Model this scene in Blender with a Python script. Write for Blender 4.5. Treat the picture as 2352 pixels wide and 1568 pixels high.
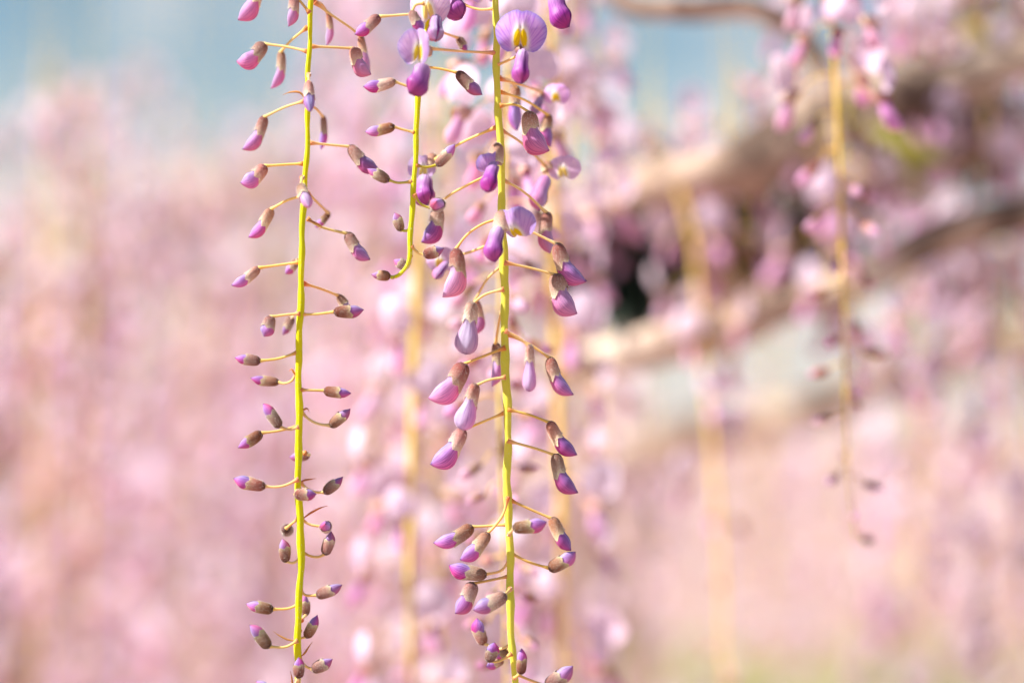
import bpy, math, random
import numpy as np
from mathutils import Vector, Matrix

# ------------------------------------------------------------------ camera, sky, sun, exposure
scene = bpy.context.scene
for o in list(bpy.data.objects):
    bpy.data.objects.remove(o)
COL = scene.collection

FOCAL, SENSOR, FOCUS = 85.0, 36.0, 0.944
PITCH = math.radians(2.0)
CAM = np.array([0.0, 0.0, 1.6])
cd = bpy.data.cameras.new('camera')
cam = bpy.data.objects.new('camera', cd); COL.objects.link(cam)
cam.location = CAM
cam.rotation_euler = (math.pi / 2 + PITCH, 0, 0)
cd.lens = FOCAL; cd.sensor_width = SENSOR; cd.clip_start = 0.02; cd.clip_end = 3000
cd.dof.use_dof = True; cd.dof.focus_distance = FOCUS; cd.dof.aperture_fstop = 2.4
cd.dof.aperture_blades = 0
scene.camera = cam

SUN_AZ, SUN_EL = math.radians(-104), math.radians(42)   # azimuth from +Y (view direction), negative = left
sdir = Vector((math.sin(SUN_AZ) * math.cos(SUN_EL), math.cos(SUN_AZ) * math.cos(SUN_EL), math.sin(SUN_EL)))
world = bpy.data.worlds.new('World'); scene.world = world; world.use_nodes = True
wn, wl = world.node_tree.nodes, world.node_tree.links
wn.clear()
sky = wn.new('ShaderNodeTexSky'); sky.sky_type = 'NISHITA'; sky.sun_disc = False
sky.sun_elevation = SUN_EL; sky.sun_rotation = SUN_AZ
sky.altitude = 500; sky.air_density = 1.0; sky.dust_density = 0.5; sky.ozone_density = 0.1
# thin bright cloud spread evenly over the whole sky
tc = wn.new('ShaderNodeTexCoord')
cn = wn.new('ShaderNodeTexNoise'); cn.inputs['Scale'].default_value = 15.0; cn.inputs['Detail'].default_value = 5.0
wl.new(tc.outputs['Generated'], cn.inputs['Vector'])
cr = wn.new('ShaderNodeValToRGB')
cr.color_ramp.elements[0].position = 0.50; cr.color_ramp.elements[0].color = (0, 0, 0, 1)
cr.color_ramp.elements[1].position = 0.74; cr.color_ramp.elements[1].color = (1, 1, 1, 1)
wl.new(cn.outputs['Fac'], cr.inputs['Fac'])
mixc = wn.new('ShaderNodeMixRGB'); mixc.inputs['Color2'].default_value = (7.0, 6.9, 6.9, 1)
wl.new(cr.outputs['Color'], mixc.inputs['Fac']); hs = wn.new('ShaderNodeHueSaturation'); hs.inputs['Hue'].default_value = 0.488; hs.inputs['Saturation'].default_value = 1.2; hs.inputs['Value'].default_value = 0.95
wl.new(sky.outputs['Color'], hs.inputs['Color']); wl.new(hs.outputs['Color'], mixc.inputs['Color1'])
# pale haze low along the whole horizon
sx = wn.new('ShaderNodeSeparateXYZ'); wl.new(tc.outputs['Generated'], sx.inputs[0])
hz = wn.new('ShaderNodeMapRange'); hz.inputs['From Min'].default_value = 0.0; hz.inputs['From Max'].default_value = 0.165
hz.inputs['To Min'].default_value = 0.9; hz.inputs['To Max'].default_value = 0.0
wl.new(sx.outputs['Z'], hz.inputs['Value'])
mixh = wn.new('ShaderNodeMixRGB'); mixh.inputs['Color2'].default_value = (7.0, 6.75, 6.7, 1)
wl.new(hz.outputs['Result'], mixh.inputs['Fac']); wl.new(mixc.outputs['Color'], mixh.inputs['Color1'])
bg = wn.new('ShaderNodeBackground'); bg.inputs['Strength'].default_value = 0.05
wl.new(mixh.outputs['Color'], bg.inputs['Color'])
wo = wn.new('ShaderNodeOutputWorld'); wl.new(bg.outputs['Background'], wo.inputs['Surface'])

sl = bpy.data.lights.new('sun', 'SUN'); sl.energy = 4.6; sl.angle = math.radians(0.6); sl.color = (1.0, 0.935, 0.86)
so = bpy.data.objects.new('sun', sl); COL.objects.link(so)
so.rotation_euler = sdir.to_track_quat('Z', 'Y').to_euler()

scene.view_settings.view_transform = 'Standard'; scene.view_settings.look = 'None'
scene.view_settings.exposure = 1.24; scene.view_settings.gamma = 1.0
scene.view_settings.use_curve_mapping = False
scene.cycles.use_denoising = True
scene.cycles.max_bounces = 8; scene.cycles.diffuse_bounces = 5; scene.cycles.transmission_bounces = 6
scene.cycles.caustics_reflective = False; scene.cycles.caustics_refractive = False

rng = random.Random(7)
RIGHT = np.array([1.0, 0, 0]); UP = np.array([0, -math.sin(PITCH), math.cos(PITCH)]); FWD = np.array([0, math.cos(PITCH), math.sin(PITCH)])
PXM = SENSOR / FOCAL / 2352.0          # metres per photo unit (of 2352) at one metre depth

def P(x, y, d=FOCUS):
    """photo position (of 2352 x 1568) and true distance -> point in the garden"""
    return CAM + RIGHT * ((x - 1176) * PXM * d) + UP * ((784 - y) * PXM * d) + FWD * d

def nrm(v):
    v = np.asarray(v, float); return v / (np.linalg.norm(v) + 1e-12)

# ------------------------------------------------------------------ mesh collector
class MB:
    def __init__(s):
        s.v = []; s.f = []; s.m = []; s.gt = []; s.gv = []; s.ga = []; s.n = 0
    def add(s, verts, faces, mat=0, gt=None, gv=None, ga=None):
        verts = np.asarray(verts, float).reshape(-1, 3); k = len(verts)
        s.v.append(verts)
        s.f += [tuple(i + s.n for i in f) for f in faces]; s.m += [mat] * len(faces)
        s.gt.append(np.zeros(k) if gt is None else np.asarray(gt, float))
        s.gv.append(np.zeros(k) if gv is None else np.asarray(gv, float))
        s.ga.append(np.zeros(k) if ga is None else np.asarray(ga, float))
        s.n += k
    def arrays(s):
        return np.concatenate(s.v), s.f, s.m, np.concatenate(s.gt), np.concatenate(s.gv), np.concatenate(s.ga)
    def addmb(s, o, M=None):
        v, f, m, gt, gv, ga = o.arrays()
        if M is not None:
            v = v @ M[:3, :3].T + M[:3, 3]
        s.v.append(v); s.f += [tuple(i + s.n for i in q) for q in f]; s.m += m
        s.gt.append(gt); s.gv.append(gv); s.ga.append(ga); s.n += len(v)
    def mesh(s, name, mats):
        v, f, m, gt, gv, ga = s.arrays()
        me = bpy.data.meshes.new(name)
        me.from_pydata(v.tolist(), [], f)
        for q in mats: me.materials.append(q)
        me.polygons.foreach_set('material_index', m)
        me.polygons.foreach_set('use_smooth', [True] * len(f))
        a = me.attributes.new('gt', 'FLOAT', 'POINT'); a.data.foreach_set('value', gt.astype(np.float32))
        a = me.attributes.new('gv', 'FLOAT', 'POINT'); a.data.foreach_set('value', gv.astype(np.float32))
        a = me.attributes.new('ga', 'FLOAT', 'POINT'); a.data.foreach_set('value', ga.astype(np.float32))
        me.update()
        return me

def link(name, data, parent=None):
    o = bpy.data.objects.new(name, data); COL.objects.link(o)
    if parent is not None: o.parent = parent
    return o
def build(mb, name, mats, parent=None, origin=None):
    """one mesh object; world-space vertices are stored relative to the parent's or own origin"""
    if origin is not None:
        mb.v = [q - np.asarray(origin) for q in mb.v]
    return link(name, mb.mesh(name, mats), parent)
def tag(o, label, cat=None, group=None, kind=None):
    if label: o['label'] = label
    if cat: o['category'] = cat
    if group: o['group'] = group
    if kind: o['kind'] = kind
    return o

def frames(pts):
    pts = np.asarray(pts, float); n = len(pts)
    T = np.gradient(pts, axis=0); T /= np.linalg.norm(T, axis=1)[:, None] + 1e-12
    ref = np.array([0, 1.0, 0]) if abs(T[0][1]) < 0.8 else np.array([1.0, 0, 0])
    N = np.zeros_like(T); N[0] = nrm(np.cross(np.cross(T[0], ref), T[0]))
    for i in range(1, n):
        N[i] = nrm(N[i - 1] - T[i] * np.dot(N[i - 1], T[i]))
    return T, N, np.cross(T, N)
def smooth(pts, per=6):
    """Catmull-Rom through control points"""
    p = [np.asarray(q, float) for q in pts]
    if len(p) == 2: return np.array([p[0] + (p[1] - p[0]) * k / per for k in range(per + 1)])
    p = [2 * p[0] - p[1]] + p + [2 * p[-1] - p[-2]]
    out = []
    for i in range(1, len(p) - 2):
        for k in range(per):
            t = k / per
            out.append(0.5 * (2 * p[i] + (p[i + 1] - p[i - 1]) * t + (2 * p[i - 1] - 5 * p[i] + 4 * p[i + 1] - p[i + 2]) * t * t
                       + (3 * p[i] - p[i - 1] - 3 * p[i + 1] + p[i + 2]) * t ** 3))
    out.append(p[-2]); return np.array(out)
def tube(mb, pts, rad, n=8, mat=0, cap=True, wob=None):
    pts = np.asarray(pts, float); k = len(pts)
    rad = np.broadcast_to(np.asarray(rad, float), (k,))
    T, N, B = frames(pts)
    vs, gt, gv = [], [], []
    for i in range(k):
        for j in range(n):
            a = 2 * math.pi * j / n
            r = rad[i] * (1 if wob is None else wob(i, j))
            vs.append(pts[i] + r * (math.cos(a) * N[i] + math.sin(a) * B[i])); gt.append(i / (k - 1)); gv.append(math.cos(a))
    fs = [(i * n + j, i * n + (j + 1) % n, (i + 1) * n + (j + 1) % n, (i + 1) * n + j) for i in range(k - 1) for j in range(n)]
    if cap:
        fs.append(tuple(range(n - 1, -1, -1))); fs.append(tuple((k - 1) * n + j for j in range(n)))
    mb.add(vs, fs, mat, gt, gv)

# ------------------------------------------------------------------ materials
def newmat(name):
    m = bpy.data.materials.new(name); m.use_nodes = True
    return m, m.node_tree.nodes, m.node_tree.links
def ramp(ns, stops):
    r = ns.new('ShaderNodeValToRGB'); e = r.color_ramp.elements
    while len(e) < len(stops): e.new(0.5)
    for q, (p, c) in zip(e, stops):
        q.position = p; q.color = (*c, 1)
    return r
def attr(ns, name):
    a = ns.new('ShaderNodeAttribute'); a.attribute_name = name; return a
def math_n(ns, ls, op, a, b):
    m = ns.new('ShaderNodeMath'); m.operation = op
    for i, q in enumerate((a, b)):
        if hasattr(q, 'links') or hasattr(q, 'is_linked'): ls.new(q, m.inputs[i])
        else: m.inputs[i].default_value = q
    return m.outputs[0]
def mix(ns, ls, fac, a, b, mode='MIX'):
    m = ns.new('ShaderNodeMixRGB'); m.blend_type = mode
    for i, q in enumerate((fac, a, b)):
        if hasattr(q, 'is_linked'): ls.new(q, m.inputs[i])
        elif isinstance(q, tuple): m.inputs[i].default_value = (*q, 1)
        else: m.inputs[i].default_value = q
    return m.outputs[0]
def vary(ns, ls, col, hue=0.02, val=0.15, sat=0.1):
    oi = ns.new('ShaderNodeObjectInfo')
    h = ns.new('ShaderNodeHueSaturation')
    w = ns.new('ShaderNodeTexWhiteNoise'); w.noise_dimensions = '1D'
    ls.new(oi.outputs['Random'], w.inputs['W'])
    sep = ns.new('ShaderNodeSeparateColor'); ls.new(w.outputs['Color'], sep.inputs[0])
    ls.new(math_n(ns, ls, 'ADD', math_n(ns, ls, 'MULTIPLY', sep.outputs[0], 2 * hue), 0.5 - hue), h.inputs['Hue'])
    ls.new(math_n(ns, ls, 'ADD', math_n(ns, ls, 'MULTIPLY', sep.outputs[1], 2 * sat), 1 - sat), h.inputs['Saturation'])
    ls.new(math_n(ns, ls, 'ADD', math_n(ns, ls, 'MULTIPLY', sep.outputs[2], 2 * val), 1 - val), h.inputs['Value'])
    ls.new(col, h.inputs['Color'])
    return h.outputs['Color']
def finish(m, ns, ls, col, rough=0.6, trans=0.0, sheen=0.0, spec=0.3, bump=None, bdist=0.0003):
    b = ns['Principled BSDF']; out = ns['Material Output']
    ls.new(col, b.inputs['Base Color'])
    b.inputs['Roughness'].default_value = rough; b.inputs['Specular IOR Level'].default_value = spec
    if sheen:
        b.inputs['Sheen Weight'].default_value = sheen; b.inputs['Sheen Roughness'].default_value = 0.35
        b.inputs['Sheen Tint'].default_value = (1.0, 0.92, 0.85, 1)
    if bump is not None:
        bp = ns.new('ShaderNodeBump'); bp.inputs['Strength'].default_value = 0.5; bp.inputs['Distance'].default_value = bdist
        ls.new(bump, bp.inputs['Height']); ls.new(bp.outputs['Normal'], b.inputs['Normal'])
    if trans:
        t = ns.new('ShaderNodeBsdfTranslucent'); ls.new(col, t.inputs['Color'])
        x = ns.new('ShaderNodeMixShader'); x.inputs[0].default_value = trans
        ls.new(b.outputs[0], x.inputs[1]); ls.new(t.outputs[0], x.inputs[2]); ls.new(x.outputs[0], out.inputs['Surface'])
    return m
def vein(ns, ls, ku=13.0, kt=2.2):
    cx = ns.new('ShaderNodeCombineXYZ')
    ls.new(math_n(ns, ls, 'MULTIPLY', attr(ns, 'gv').outputs['Fac'], ku), cx.inputs[0])
    ls.new(math_n(ns, ls, 'MULTIPLY', attr(ns, 'gt').outputs['Fac'], kt), cx.inputs[1])
    n = ns.new('ShaderNodeTexNoise'); n.inputs['Scale'].default_value = 1.0; n.inputs['Detail'].default_value = 3.0
    ls.new(cx.outputs[0], n.inputs['Vector'])
    return n.outputs['Fac']
def onoise(ns, scale, detail=4.0):
    tcn = ns.new('ShaderNodeTexCoord'); n = ns.new('ShaderNodeTexNoise')
    n.inputs['Scale'].default_value = scale; n.inputs['Detail'].default_value = detail
    ns.id_data.links.new(tcn.outputs['Object'], n.inputs['Vector'])
    return n.outputs['Fac']

def mat_corolla():
    m, ns, ls = newmat('corolla_purple')
    gv = attr(ns, 'gv').outputs['Fac']; gt = attr(ns, 'gt').outputs['Fac']
    r = ramp(ns, [(0.0, (0.76, 0.13, 0.34)), (0.25, (0.70, 0.19, 0.48)), (0.55, (0.57, 0.23, 0.60)), (0.82, (0.50, 0.31, 0.68)), (1.0, (0.40, 0.36, 0.66))])
    ls.new(math_n(ns, ls, 'ADD', math_n(ns, ls, 'MULTIPLY', gv, 0.5), 0.5), r.inputs['Fac'])
    v = vein(ns, ls)
    vr = ramp(ns, [(0.40, (0.50, 0.42, 0.64)), (0.55, (1.05, 1.05, 1.05))]); ls.new(v, vr.inputs['Fac'])
    c = mix(ns, ls, 0.85, r.outputs['Color'], vr.outputs['Color'], 'MULTIPLY')
    tip = ramp(ns, [(0.93, (1, 1, 1)), (1.0, (0.30, 0.26, 0.42))]); ls.new(gt, tip.inputs['Fac'])
    c = mix(ns, ls, 1.0, c, tip.outputs['Color'], 'MULTIPLY')
    c = vary(ns, ls, c, 0.018, 0.16, 0.14)
    return finish(m, ns, ls, c, 0.5, 0.36, 0.5, 0.3, v)
def mat_corolla_pale():
    m, ns, ls = newmat('corolla_lilac')
    gv = attr(ns, 'gv').outputs['Fac']; gt = attr(ns, 'gt').outputs['Fac']
    r = ramp(ns, [(0.0, (0.80, 0.24, 0.42)), (0.3, (0.77, 0.34, 0.57)), (0.65, (0.70, 0.41, 0.68)), (1.0, (0.57, 0.48, 0.72))])
    ls.new(math_n(ns, ls, 'ADD', math_n(ns, ls, 'MULTIPLY', gv, 0.5), 0.5), r.inputs['Fac'])
    v = vein(ns, ls)
    vr = ramp(ns, [(0.40, (0.62, 0.52, 0.72)), (0.55, (1.06, 1.06, 1.06))]); ls.new(v, vr.inputs['Fac'])
    c = mix(ns, ls, 0.75, r.outputs['Color'], vr.outputs['Color'], 'MULTIPLY')
    tip = ramp(ns, [(0.95, (1, 1, 1)), (1.0, (0.5, 0.25, 0.42))]); ls.new(gt, tip.inputs['Fac'])
    c = mix(ns, ls, 1.0, c, tip.outputs['Color'], 'MULTIPLY')
    c = vary(ns, ls, c, 0.018, 0.12, 0.12)
    return finish(m, ns, ls, c, 0.5, 0.42, 0.5, 0.3, v)
def mat_keel():
    m, ns, ls = newmat('keel_magenta')
    gv = attr(ns, 'gv').outputs['Fac']; gt = attr(ns, 'gt').outputs['Fac']
    r = ramp(ns, [(0.0, (0.66, 0.46, 0.72)), (0.3, (0.52, 0.20, 0.58)), (0.65, (0.44, 0.07, 0.42)), (0.92, (0.52, 0.06, 0.30)), (1.0, (0.20, 0.05, 0.24))])
    ls.new(gt, r.inputs['Fac'])
    v = vein(ns, ls, 12)
    vr = ramp(ns, [(0.42, (0.55, 0.48, 0.66)), (0.56, (1, 1, 1))]); ls.new(v, vr.inputs['Fac'])
    c = mix(ns, ls, 0.8, r.outputs['Color'], vr.outputs['Color'], 'MULTIPLY')
    c = vary(ns, ls, c, 0.012, 0.12, 0.1)
    return finish(m, ns, ls, c, 0.45, 0.28, 0.25, 0.35, v)
def mat_petal(name, base, edge, hue=0.02, trans=0.42, val=0.1):
    # gt: distance from the centre to the edge; gv: yellow mark 0..1
    m, ns, ls = newmat(name)
    gv = attr(ns, 'gv').outputs['Fac']; gt = attr(ns, 'gt').outputs['Fac']
    r = ramp(ns, [(0.0, base), (0.75, base), (1.0, edge)]); ls.new(gt, r.inputs['Fac'])
    cx = ns.new('ShaderNodeCombineXYZ')
    ls.new(math_n(ns, ls, 'MULTIPLY', attr(ns, 'ga').outputs['Fac'], 26.0), cx.inputs[0]); ls.new(math_n(ns, ls, 'MULTIPLY', gt, 2.0), cx.inputs[1])
    vn = ns.new('ShaderNodeTexNoise'); vn.inputs['Scale'].default_value = 1.0; vn.inputs['Detail'].default_value = 3.0
    ls.new(cx.outputs[0], vn.inputs['Vector']); n = vn.outputs['Fac']
    nr = ramp(ns, [(0.38, (0.76, 0.68, 0.88)), (0.58, (1, 1, 1))]); ls.new(n, nr.inputs['Fac'])
    c = mix(ns, ls, 1.0, r.outputs['Color'], nr.outputs['Color'], 'MULTIPLY')
    w = ramp(ns, [(0.02, (0, 0, 0)), (0.40, (1, 1, 1))]); ls.new(gv, w.inputs['Fac'])
    c = mix(ns, ls, w.outputs['Color'], c, (0.84, 0.80, 0.74))
    y = ramp(ns, [(0.42, (0, 0, 0)), (0.62, (1, 1, 1))]); ls.new(gv, y.inputs['Fac'])
    c = mix(ns, ls, y.outputs['Color'], c, (0.80, 0.56, 0.04))
    c = vary(ns, ls, c, hue, val, 0.15 + val)
    return finish(m, ns, ls, c, 0.55, trans, 0.3, 0.25, n)
def mat_calyx(name='calyx_downy', stops=None):
    m, ns, ls = newmat(name)
    gt = attr(ns, 'gt').outputs['Fac']
    r = ramp(ns, stops or [(0.0, (0.17, 0.085, 0.075)), (0.12, (0.38, 0.17, 0.135)), (0.55, (0.56, 0.355, 0.285)), (0.85, (0.66, 0.54, 0.39)), (1.0, (0.84, 0.74, 0.50))])
    n = onoise(ns, 420, 4)
    ls.new(math_n(ns, ls, 'ADD', gt, math_n(ns, ls, 'MULTIPLY', math_n(ns, ls, 'SUBTRACT', n, 0.5), 0.22)), r.inputs['Fac'])
    f = onoise(ns, 2600, 2)
    fr = ramp(ns, [(0.35, (0.7, 0.66, 0.66)), (0.65, (1.15, 1.12, 1.1))]); ls.new(f, fr.inputs['Fac'])
    c = mix(ns, ls, 0.8, r.outputs['Color'], fr.outputs['Color'], 'MULTIPLY')
    c = vary(ns, ls, c, 0.02, 0.28, 0.2)
    return finish(m, ns, ls, c, 0.75, 0.2, 0.9, 0.15, f, 0.0002)
def mat_stem(name, c1, c2, red=True):
    m, ns, ls = newmat(name)
    n = onoise(ns, 70, 6)
    r = ramp(ns, [(0.3, c1), (0.7, c2)]); ls.new(n, r.inputs['Fac'])
    c = r.outputs['Color']
    if red:   # reddish joint where a flower stalk meets the stem
        gt = attr(ns, 'gt').outputs['Fac']
        k = ramp(ns, [(0.0, (1, 1, 1)), (0.22, (0, 0, 0))]); ls.new(gt, k.inputs['Fac'])
        c = mix(ns, ls, k.outputs['Color'], c, (0.78, 0.26, 0.10))
    c = vary(ns, ls, c, 0.012, 0.12, 0.1)
    return finish(m, ns, ls, c, 0.6, 0.15, 0.5, 0.25, n)
def mat_bark():
    m, ns, ls = newmat('bark_grey_brown')
    n = onoise(ns, 22, 8); n2 = onoise(ns, 75, 6)
    r = ramp(ns, [(0.38, (0.13, 0.09, 0.07)), (0.48, (0.42, 0.31, 0.235)), (0.60, (0.64, 0.52, 0.42))]); ls.new(n, r.inputs['Fac'])
    r2 = ramp(ns, [(0.35, (0.6, 0.6, 0.6)), (0.6, (1.1, 1.1, 1.1))]); ls.new(n2, r2.inputs['Fac'])
    c = mix(ns, ls, 0.8, r.outputs['Color'], r2.outputs['Color'], 'MULTIPLY')
    return finish(m, ns, ls, c, 0.9, 0, 0, 0.15, n2, 0.003)
def mat_leaf(name, c1, c2, trans=0.3):
    m, ns, ls = newmat(name)
    n = onoise(ns, 60, 3)
    r = ramp(ns, [(0.3, c1), (0.7, c2)]); ls.new(n, r.inputs['Fac'])
    c = vary(ns, ls, r.outputs['Color'], 0.02, 0.2, 0.1)
    return finish(m, ns, ls, c, 0.45, trans, 0, 0.4)
def mat_ground():
    m, ns, ls = newmat('sandy_ground')
    n = onoise(ns, 0.35, 6); n2 = onoise(ns, 9, 8)
    r = ramp(ns, [(0.3, (0.38, 0.265, 0.235)), (0.7, (0.48, 0.345, 0.31))]); ls.new(n, r.inputs['Fac'])
    r2 = ramp(ns, [(0.4, (0.80, 0.78, 0.76)), (0.62, (1.06, 1.0, 1.02))]); ls.new(n2, r2.inputs['Fac'])
    c = mix(ns, ls, 1.0, r.outputs['Color'], r2.outputs['Color'], 'MULTIPLY')
    return finish(m, ns, ls, c, 0.95, 0, 0, 0.1, n2, 0.02)

M_BLUSH = mat_petal('corolla_blush', (0.84, 0.50, 0.69), (0.80, 0.52, 0.72), 0.03, 0.4)
M_COR, M_PALE, M_KEEL, M_CAL = mat_corolla(), mat_corolla_pale(), mat_keel(), mat_calyx()
M_CALD = mat_calyx('calyx_young_brown', [(0.0, (0.09, 0.05, 0.045)), (0.15, (0.24, 0.10, 0.07)), (0.55, (0.40, 0.22, 0.16)), (0.85, (0.54, 0.44, 0.28)), (1.0, (0.76, 0.66, 0.40))])
M_PET = mat_petal('petal_lilac', (0.62, 0.42, 0.74), (0.44, 0.38, 0.72))
M_PETP = mat_petal('petal_rose', (0.80, 0.52, 0.76), (0.72, 0.50, 0.78))
M_PINK = mat_petal('petal_pale_pink', (0.90, 0.76, 0.84), (0.86, 0.71, 0.84), 0.035, 0.45)
M_STEM = mat_stem('stem_lime', (0.60, 0.64, 0.004), (0.82, 0.76, 0.008), False)
M_STEMY = mat_stem('stem_ochre', (0.78, 0.58, 0.08), (0.88, 0.70, 0.14), False)
M_PED = mat_stem('flower_stalk', (0.82, 0.52, 0.14), (0.90, 0.66, 0.26), True)
M_PEDG = mat_stem('flower_stalk_green', (0.52, 0.44, 0.04), (0.62, 0.50, 0.07), True)
M_BRACT = mat_stem('bract_dry', (0.30, 0.12, 0.08), (0.66, 0.27, 0.08), False)
M_DOWN = mat_leaf('silky_down', (0.80, 0.74, 0.66), (0.86, 0.82, 0.76), 0.5)
M_BARK = mat_bark()
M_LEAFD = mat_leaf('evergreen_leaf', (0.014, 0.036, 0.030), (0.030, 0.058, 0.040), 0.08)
M_LEAFY = mat_leaf('young_leaf', (0.30, 0.32, 0.06), (0.45, 0.44, 0.10), 0.4)
M_GROUND = mat_ground()

# ------------------------------------------------------------------ flower-part shapes
def lerp_tab(tab, t):
    xs = [q[0] for q in tab]; ys = [q[1] for q in tab]
    return float(np.interp(t, xs, ys))
R_TIGHT = [(0, .30), (.04, .62), (.12, .86), (.28, 1.0), (.46, 1.0), (.6, .88), (.72, .68), (.83, .42), (.92, .2), (1, .02)]
R_MID   = [(0, .26), (.04, .55), (.12, .76), (.3, .84), (.45, .88), (.56, 1.0), (.66, 1.0), (.77, .82), (.87, .5), (.95, .2), (1, .02)]
R_BOOT  = [(0, .22), (.03, .40), (.09, .55), (.22, .60), (.34, .60), (.45, .76), (.56, .96), (.65, 1.0), (.74, .90), (.82, .68), (.9, .40), (.96, .19), (1, .03)]
R_BULB  = [(0, .22), (.03, .4), (.09, .53), (.22, .58), (.36, .60), (.48, .78), (.62, .97), (.75, 1.0), (.86, .88), (.93, .66), (.98, .36), (1, .05)]
def prof(s, t):
    if s > 1: return lerp_tab(R_BULB, t)
    if s < 0.5:
        k = s / 0.5; return (1 - k) * lerp_tab(R_TIGHT, t) + k * lerp_tab(R_MID, t)
    k = (s - 0.5) / 0.5; return (1 - k) * lerp_tab(R_MID, t) + k * lerp_tab(R_BOOT, t)

def axis_curve(B, T, X, bend):
    L = np.linalg.norm(T - B); z = nrm(T - B)
    C = B + 0.62 * (T - B) - bend * L * X
    return lambda t: (1 - t) ** 2 * B + 2 * t * (1 - t) * C + t * t * T
def shell(mb, B, T, w, s, X, t0, t1, n=14, rings=16, mat=0, grow=1.0, flat=0.86, teeth=0.0, lip=0.0, arc=None, bend=None, closed=True, lump=None, seam=0.0):
    """a swept shell of bud profile between t0 and t1. X: the side the tip curls to."""
    z = nrm(T - B); X = nrm(X - z * np.dot(X, z)); Y = np.cross(z, X)
    if bend is None: bend = .03 if s > 1 else 0.04 + 0.50 * max(0, s - 0.4)
    cv = axis_curve(B, T, X, bend)
    vs, gt, gv = [], [], []
    a0, a1 = (0, 2 * math.pi) if arc is None else arc
    m = n if arc is None else n + 1
    ts = [t0 + (t1 - t0) * (1 - (1 - i / rings) ** 1.35) for i in range(rings + 1)]
    for i, t in enumerate(ts):
        for j in range(m):
            a = a0 + (a1 - a0) * j / n
            tt = t
            if teeth or lip:
                k = (i / rings) ** 3
                tt = t + k * (lip * math.cos(a) + teeth * (abs(((a * 5 / (2 * math.pi) + 0.25) % 1.0) - 0.5) * 4 - 1))
            tt = min(max(tt, 0), 1)
            tan = nrm(cv(min(tt + .01, 1)) - cv(max(tt - .01, 0)))
            xx = nrm(X - tan * np.dot(X, tan))
            r = w * 0.5 * prof(s, tt) * grow
            if 0.5 < s <= 1: r *= 1 - 0.5 * (s - .5) * max(0, math.cos(a)) * math.exp(-((tt - .66) / .2) ** 2)
            if lump: r *= 1 + .05 * math.sin(2 * a + lump[0] + 4 * tt) + .04 * math.sin(3 * a - 6 * tt + lump[1])
            if seam:      # the folded petal's edge and the groove along the back
                da = abs((a - lump[2] + math.pi) % (2 * math.pi) - math.pi)
                r *= 1 + seam * (1 / (1 + math.exp((da - 1.0) / .07)) - .5) - .09 * math.exp(-(((a + math.pi) % (2 * math.pi) - math.pi) / .2) ** 2)
            p = cv(tt) + r * (math.cos(a) * xx + flat * math.sin(a) * Y)
            vs.append(p); gt.append((tt if teeth == 0 and lip == 0 else i / rings)); gv.append(math.cos(a))
    fs = []
    for i in range(rings):
        for j in range(n):
            j2 = (j + 1) % m if arc is None else j + 1
            fs.append((i * m + j, i * m + j2, (i + 1) * m + j2, (i + 1) * m + j))
    if closed and arc is None:
        fs.append(tuple(range(n - 1, -1, -1)))
        if t1 >= 0.999: fs.append(tuple(rings * n + j for j in range(n)))
    mb.add(vs, fs, mat, gt, gv)

def calyx_end(s):
    return 0.36 if s > 1 else 0.62 - 0.29 * s

def petal_sheet(mb, C, U, V, Nn, w, h, fold=0.16, back=0.30, nr=9, na=36, mat=0, half=None, notch=0.42, yellow=True, rnd=None):
    """a round standard petal. C centre, U across, V up, Nn facing; half folds one side back."""
    vs, gt, gv, ga = [], [], [], []
    ph = (rnd or rng).uniform(0, 6.28)
    for i in range(nr + 1):
        rho = i / nr
        for j in range(na):
            a = 2 * math.pi * j / na
            ob = 1.0 - notch * math.exp(-((((a - 1.5 * math.pi) + math.pi) % (2 * math.pi) - math.pi) / 0.30) ** 2) \
                 - 0.12 * math.exp(-(((a - 0.5 * math.pi)) / 0.14) ** 2) + 0.015 * math.sin(5 * a + ph)
            x = rho * ob * math.cos(a); y = rho * ob * math.sin(a)
            zz = -back * rho ** 2.2 + fold * math.exp(-(x / 0.22) ** 2) * (1 - 0.5 * rho) + 0.06 * rho ** 2 * math.sin(4 * a + ph) + 0.03 * rho ** 3 * math.sin(9 * a + 2 * ph)
            zz -= 0.10 * math.exp(-(x / 0.06) ** 2) * (1 if y < 0.2 else 0.5)
            X = x
            if half is not None and x * half[0] > 0:      # one side swung back about the midrib
                ang = half[1]; X = x * math.cos(ang); zz = zz - abs(x) * math.sin(ang)
            p = C + U * (X * w / 2) + V * (y * h / 2) + Nn * (zz * w / 2)
            vs.append(p); gt.append(rho); ga.append(math.atan2(abs(x) + 1e-6, y + 1.05))
            e = 0.0
            if yellow:
                for sx in (-1, 1):
                    d = ((x - sx * (0.13 - 0.08 * (y + 0.3))) / 0.15) ** 2 + ((y + 0.30) / 0.46) ** 2
                    e = max(e, math.exp(-d * 0.9))
            gv.append(e)
    fs = []
    for i in range(nr):
        for j in range(na):
            j2 = (j + 1) % na
            if i == 0: fs.append((j, na + j, na + j2)) if False else fs.append((j, j2, na + j2, na + j))
            else: fs.append((i * na + j, i * na + j2, (i + 1) * na + j2, (i + 1) * na + j))
    mb.add(vs, fs, mat, gt, gv, ga)

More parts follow.
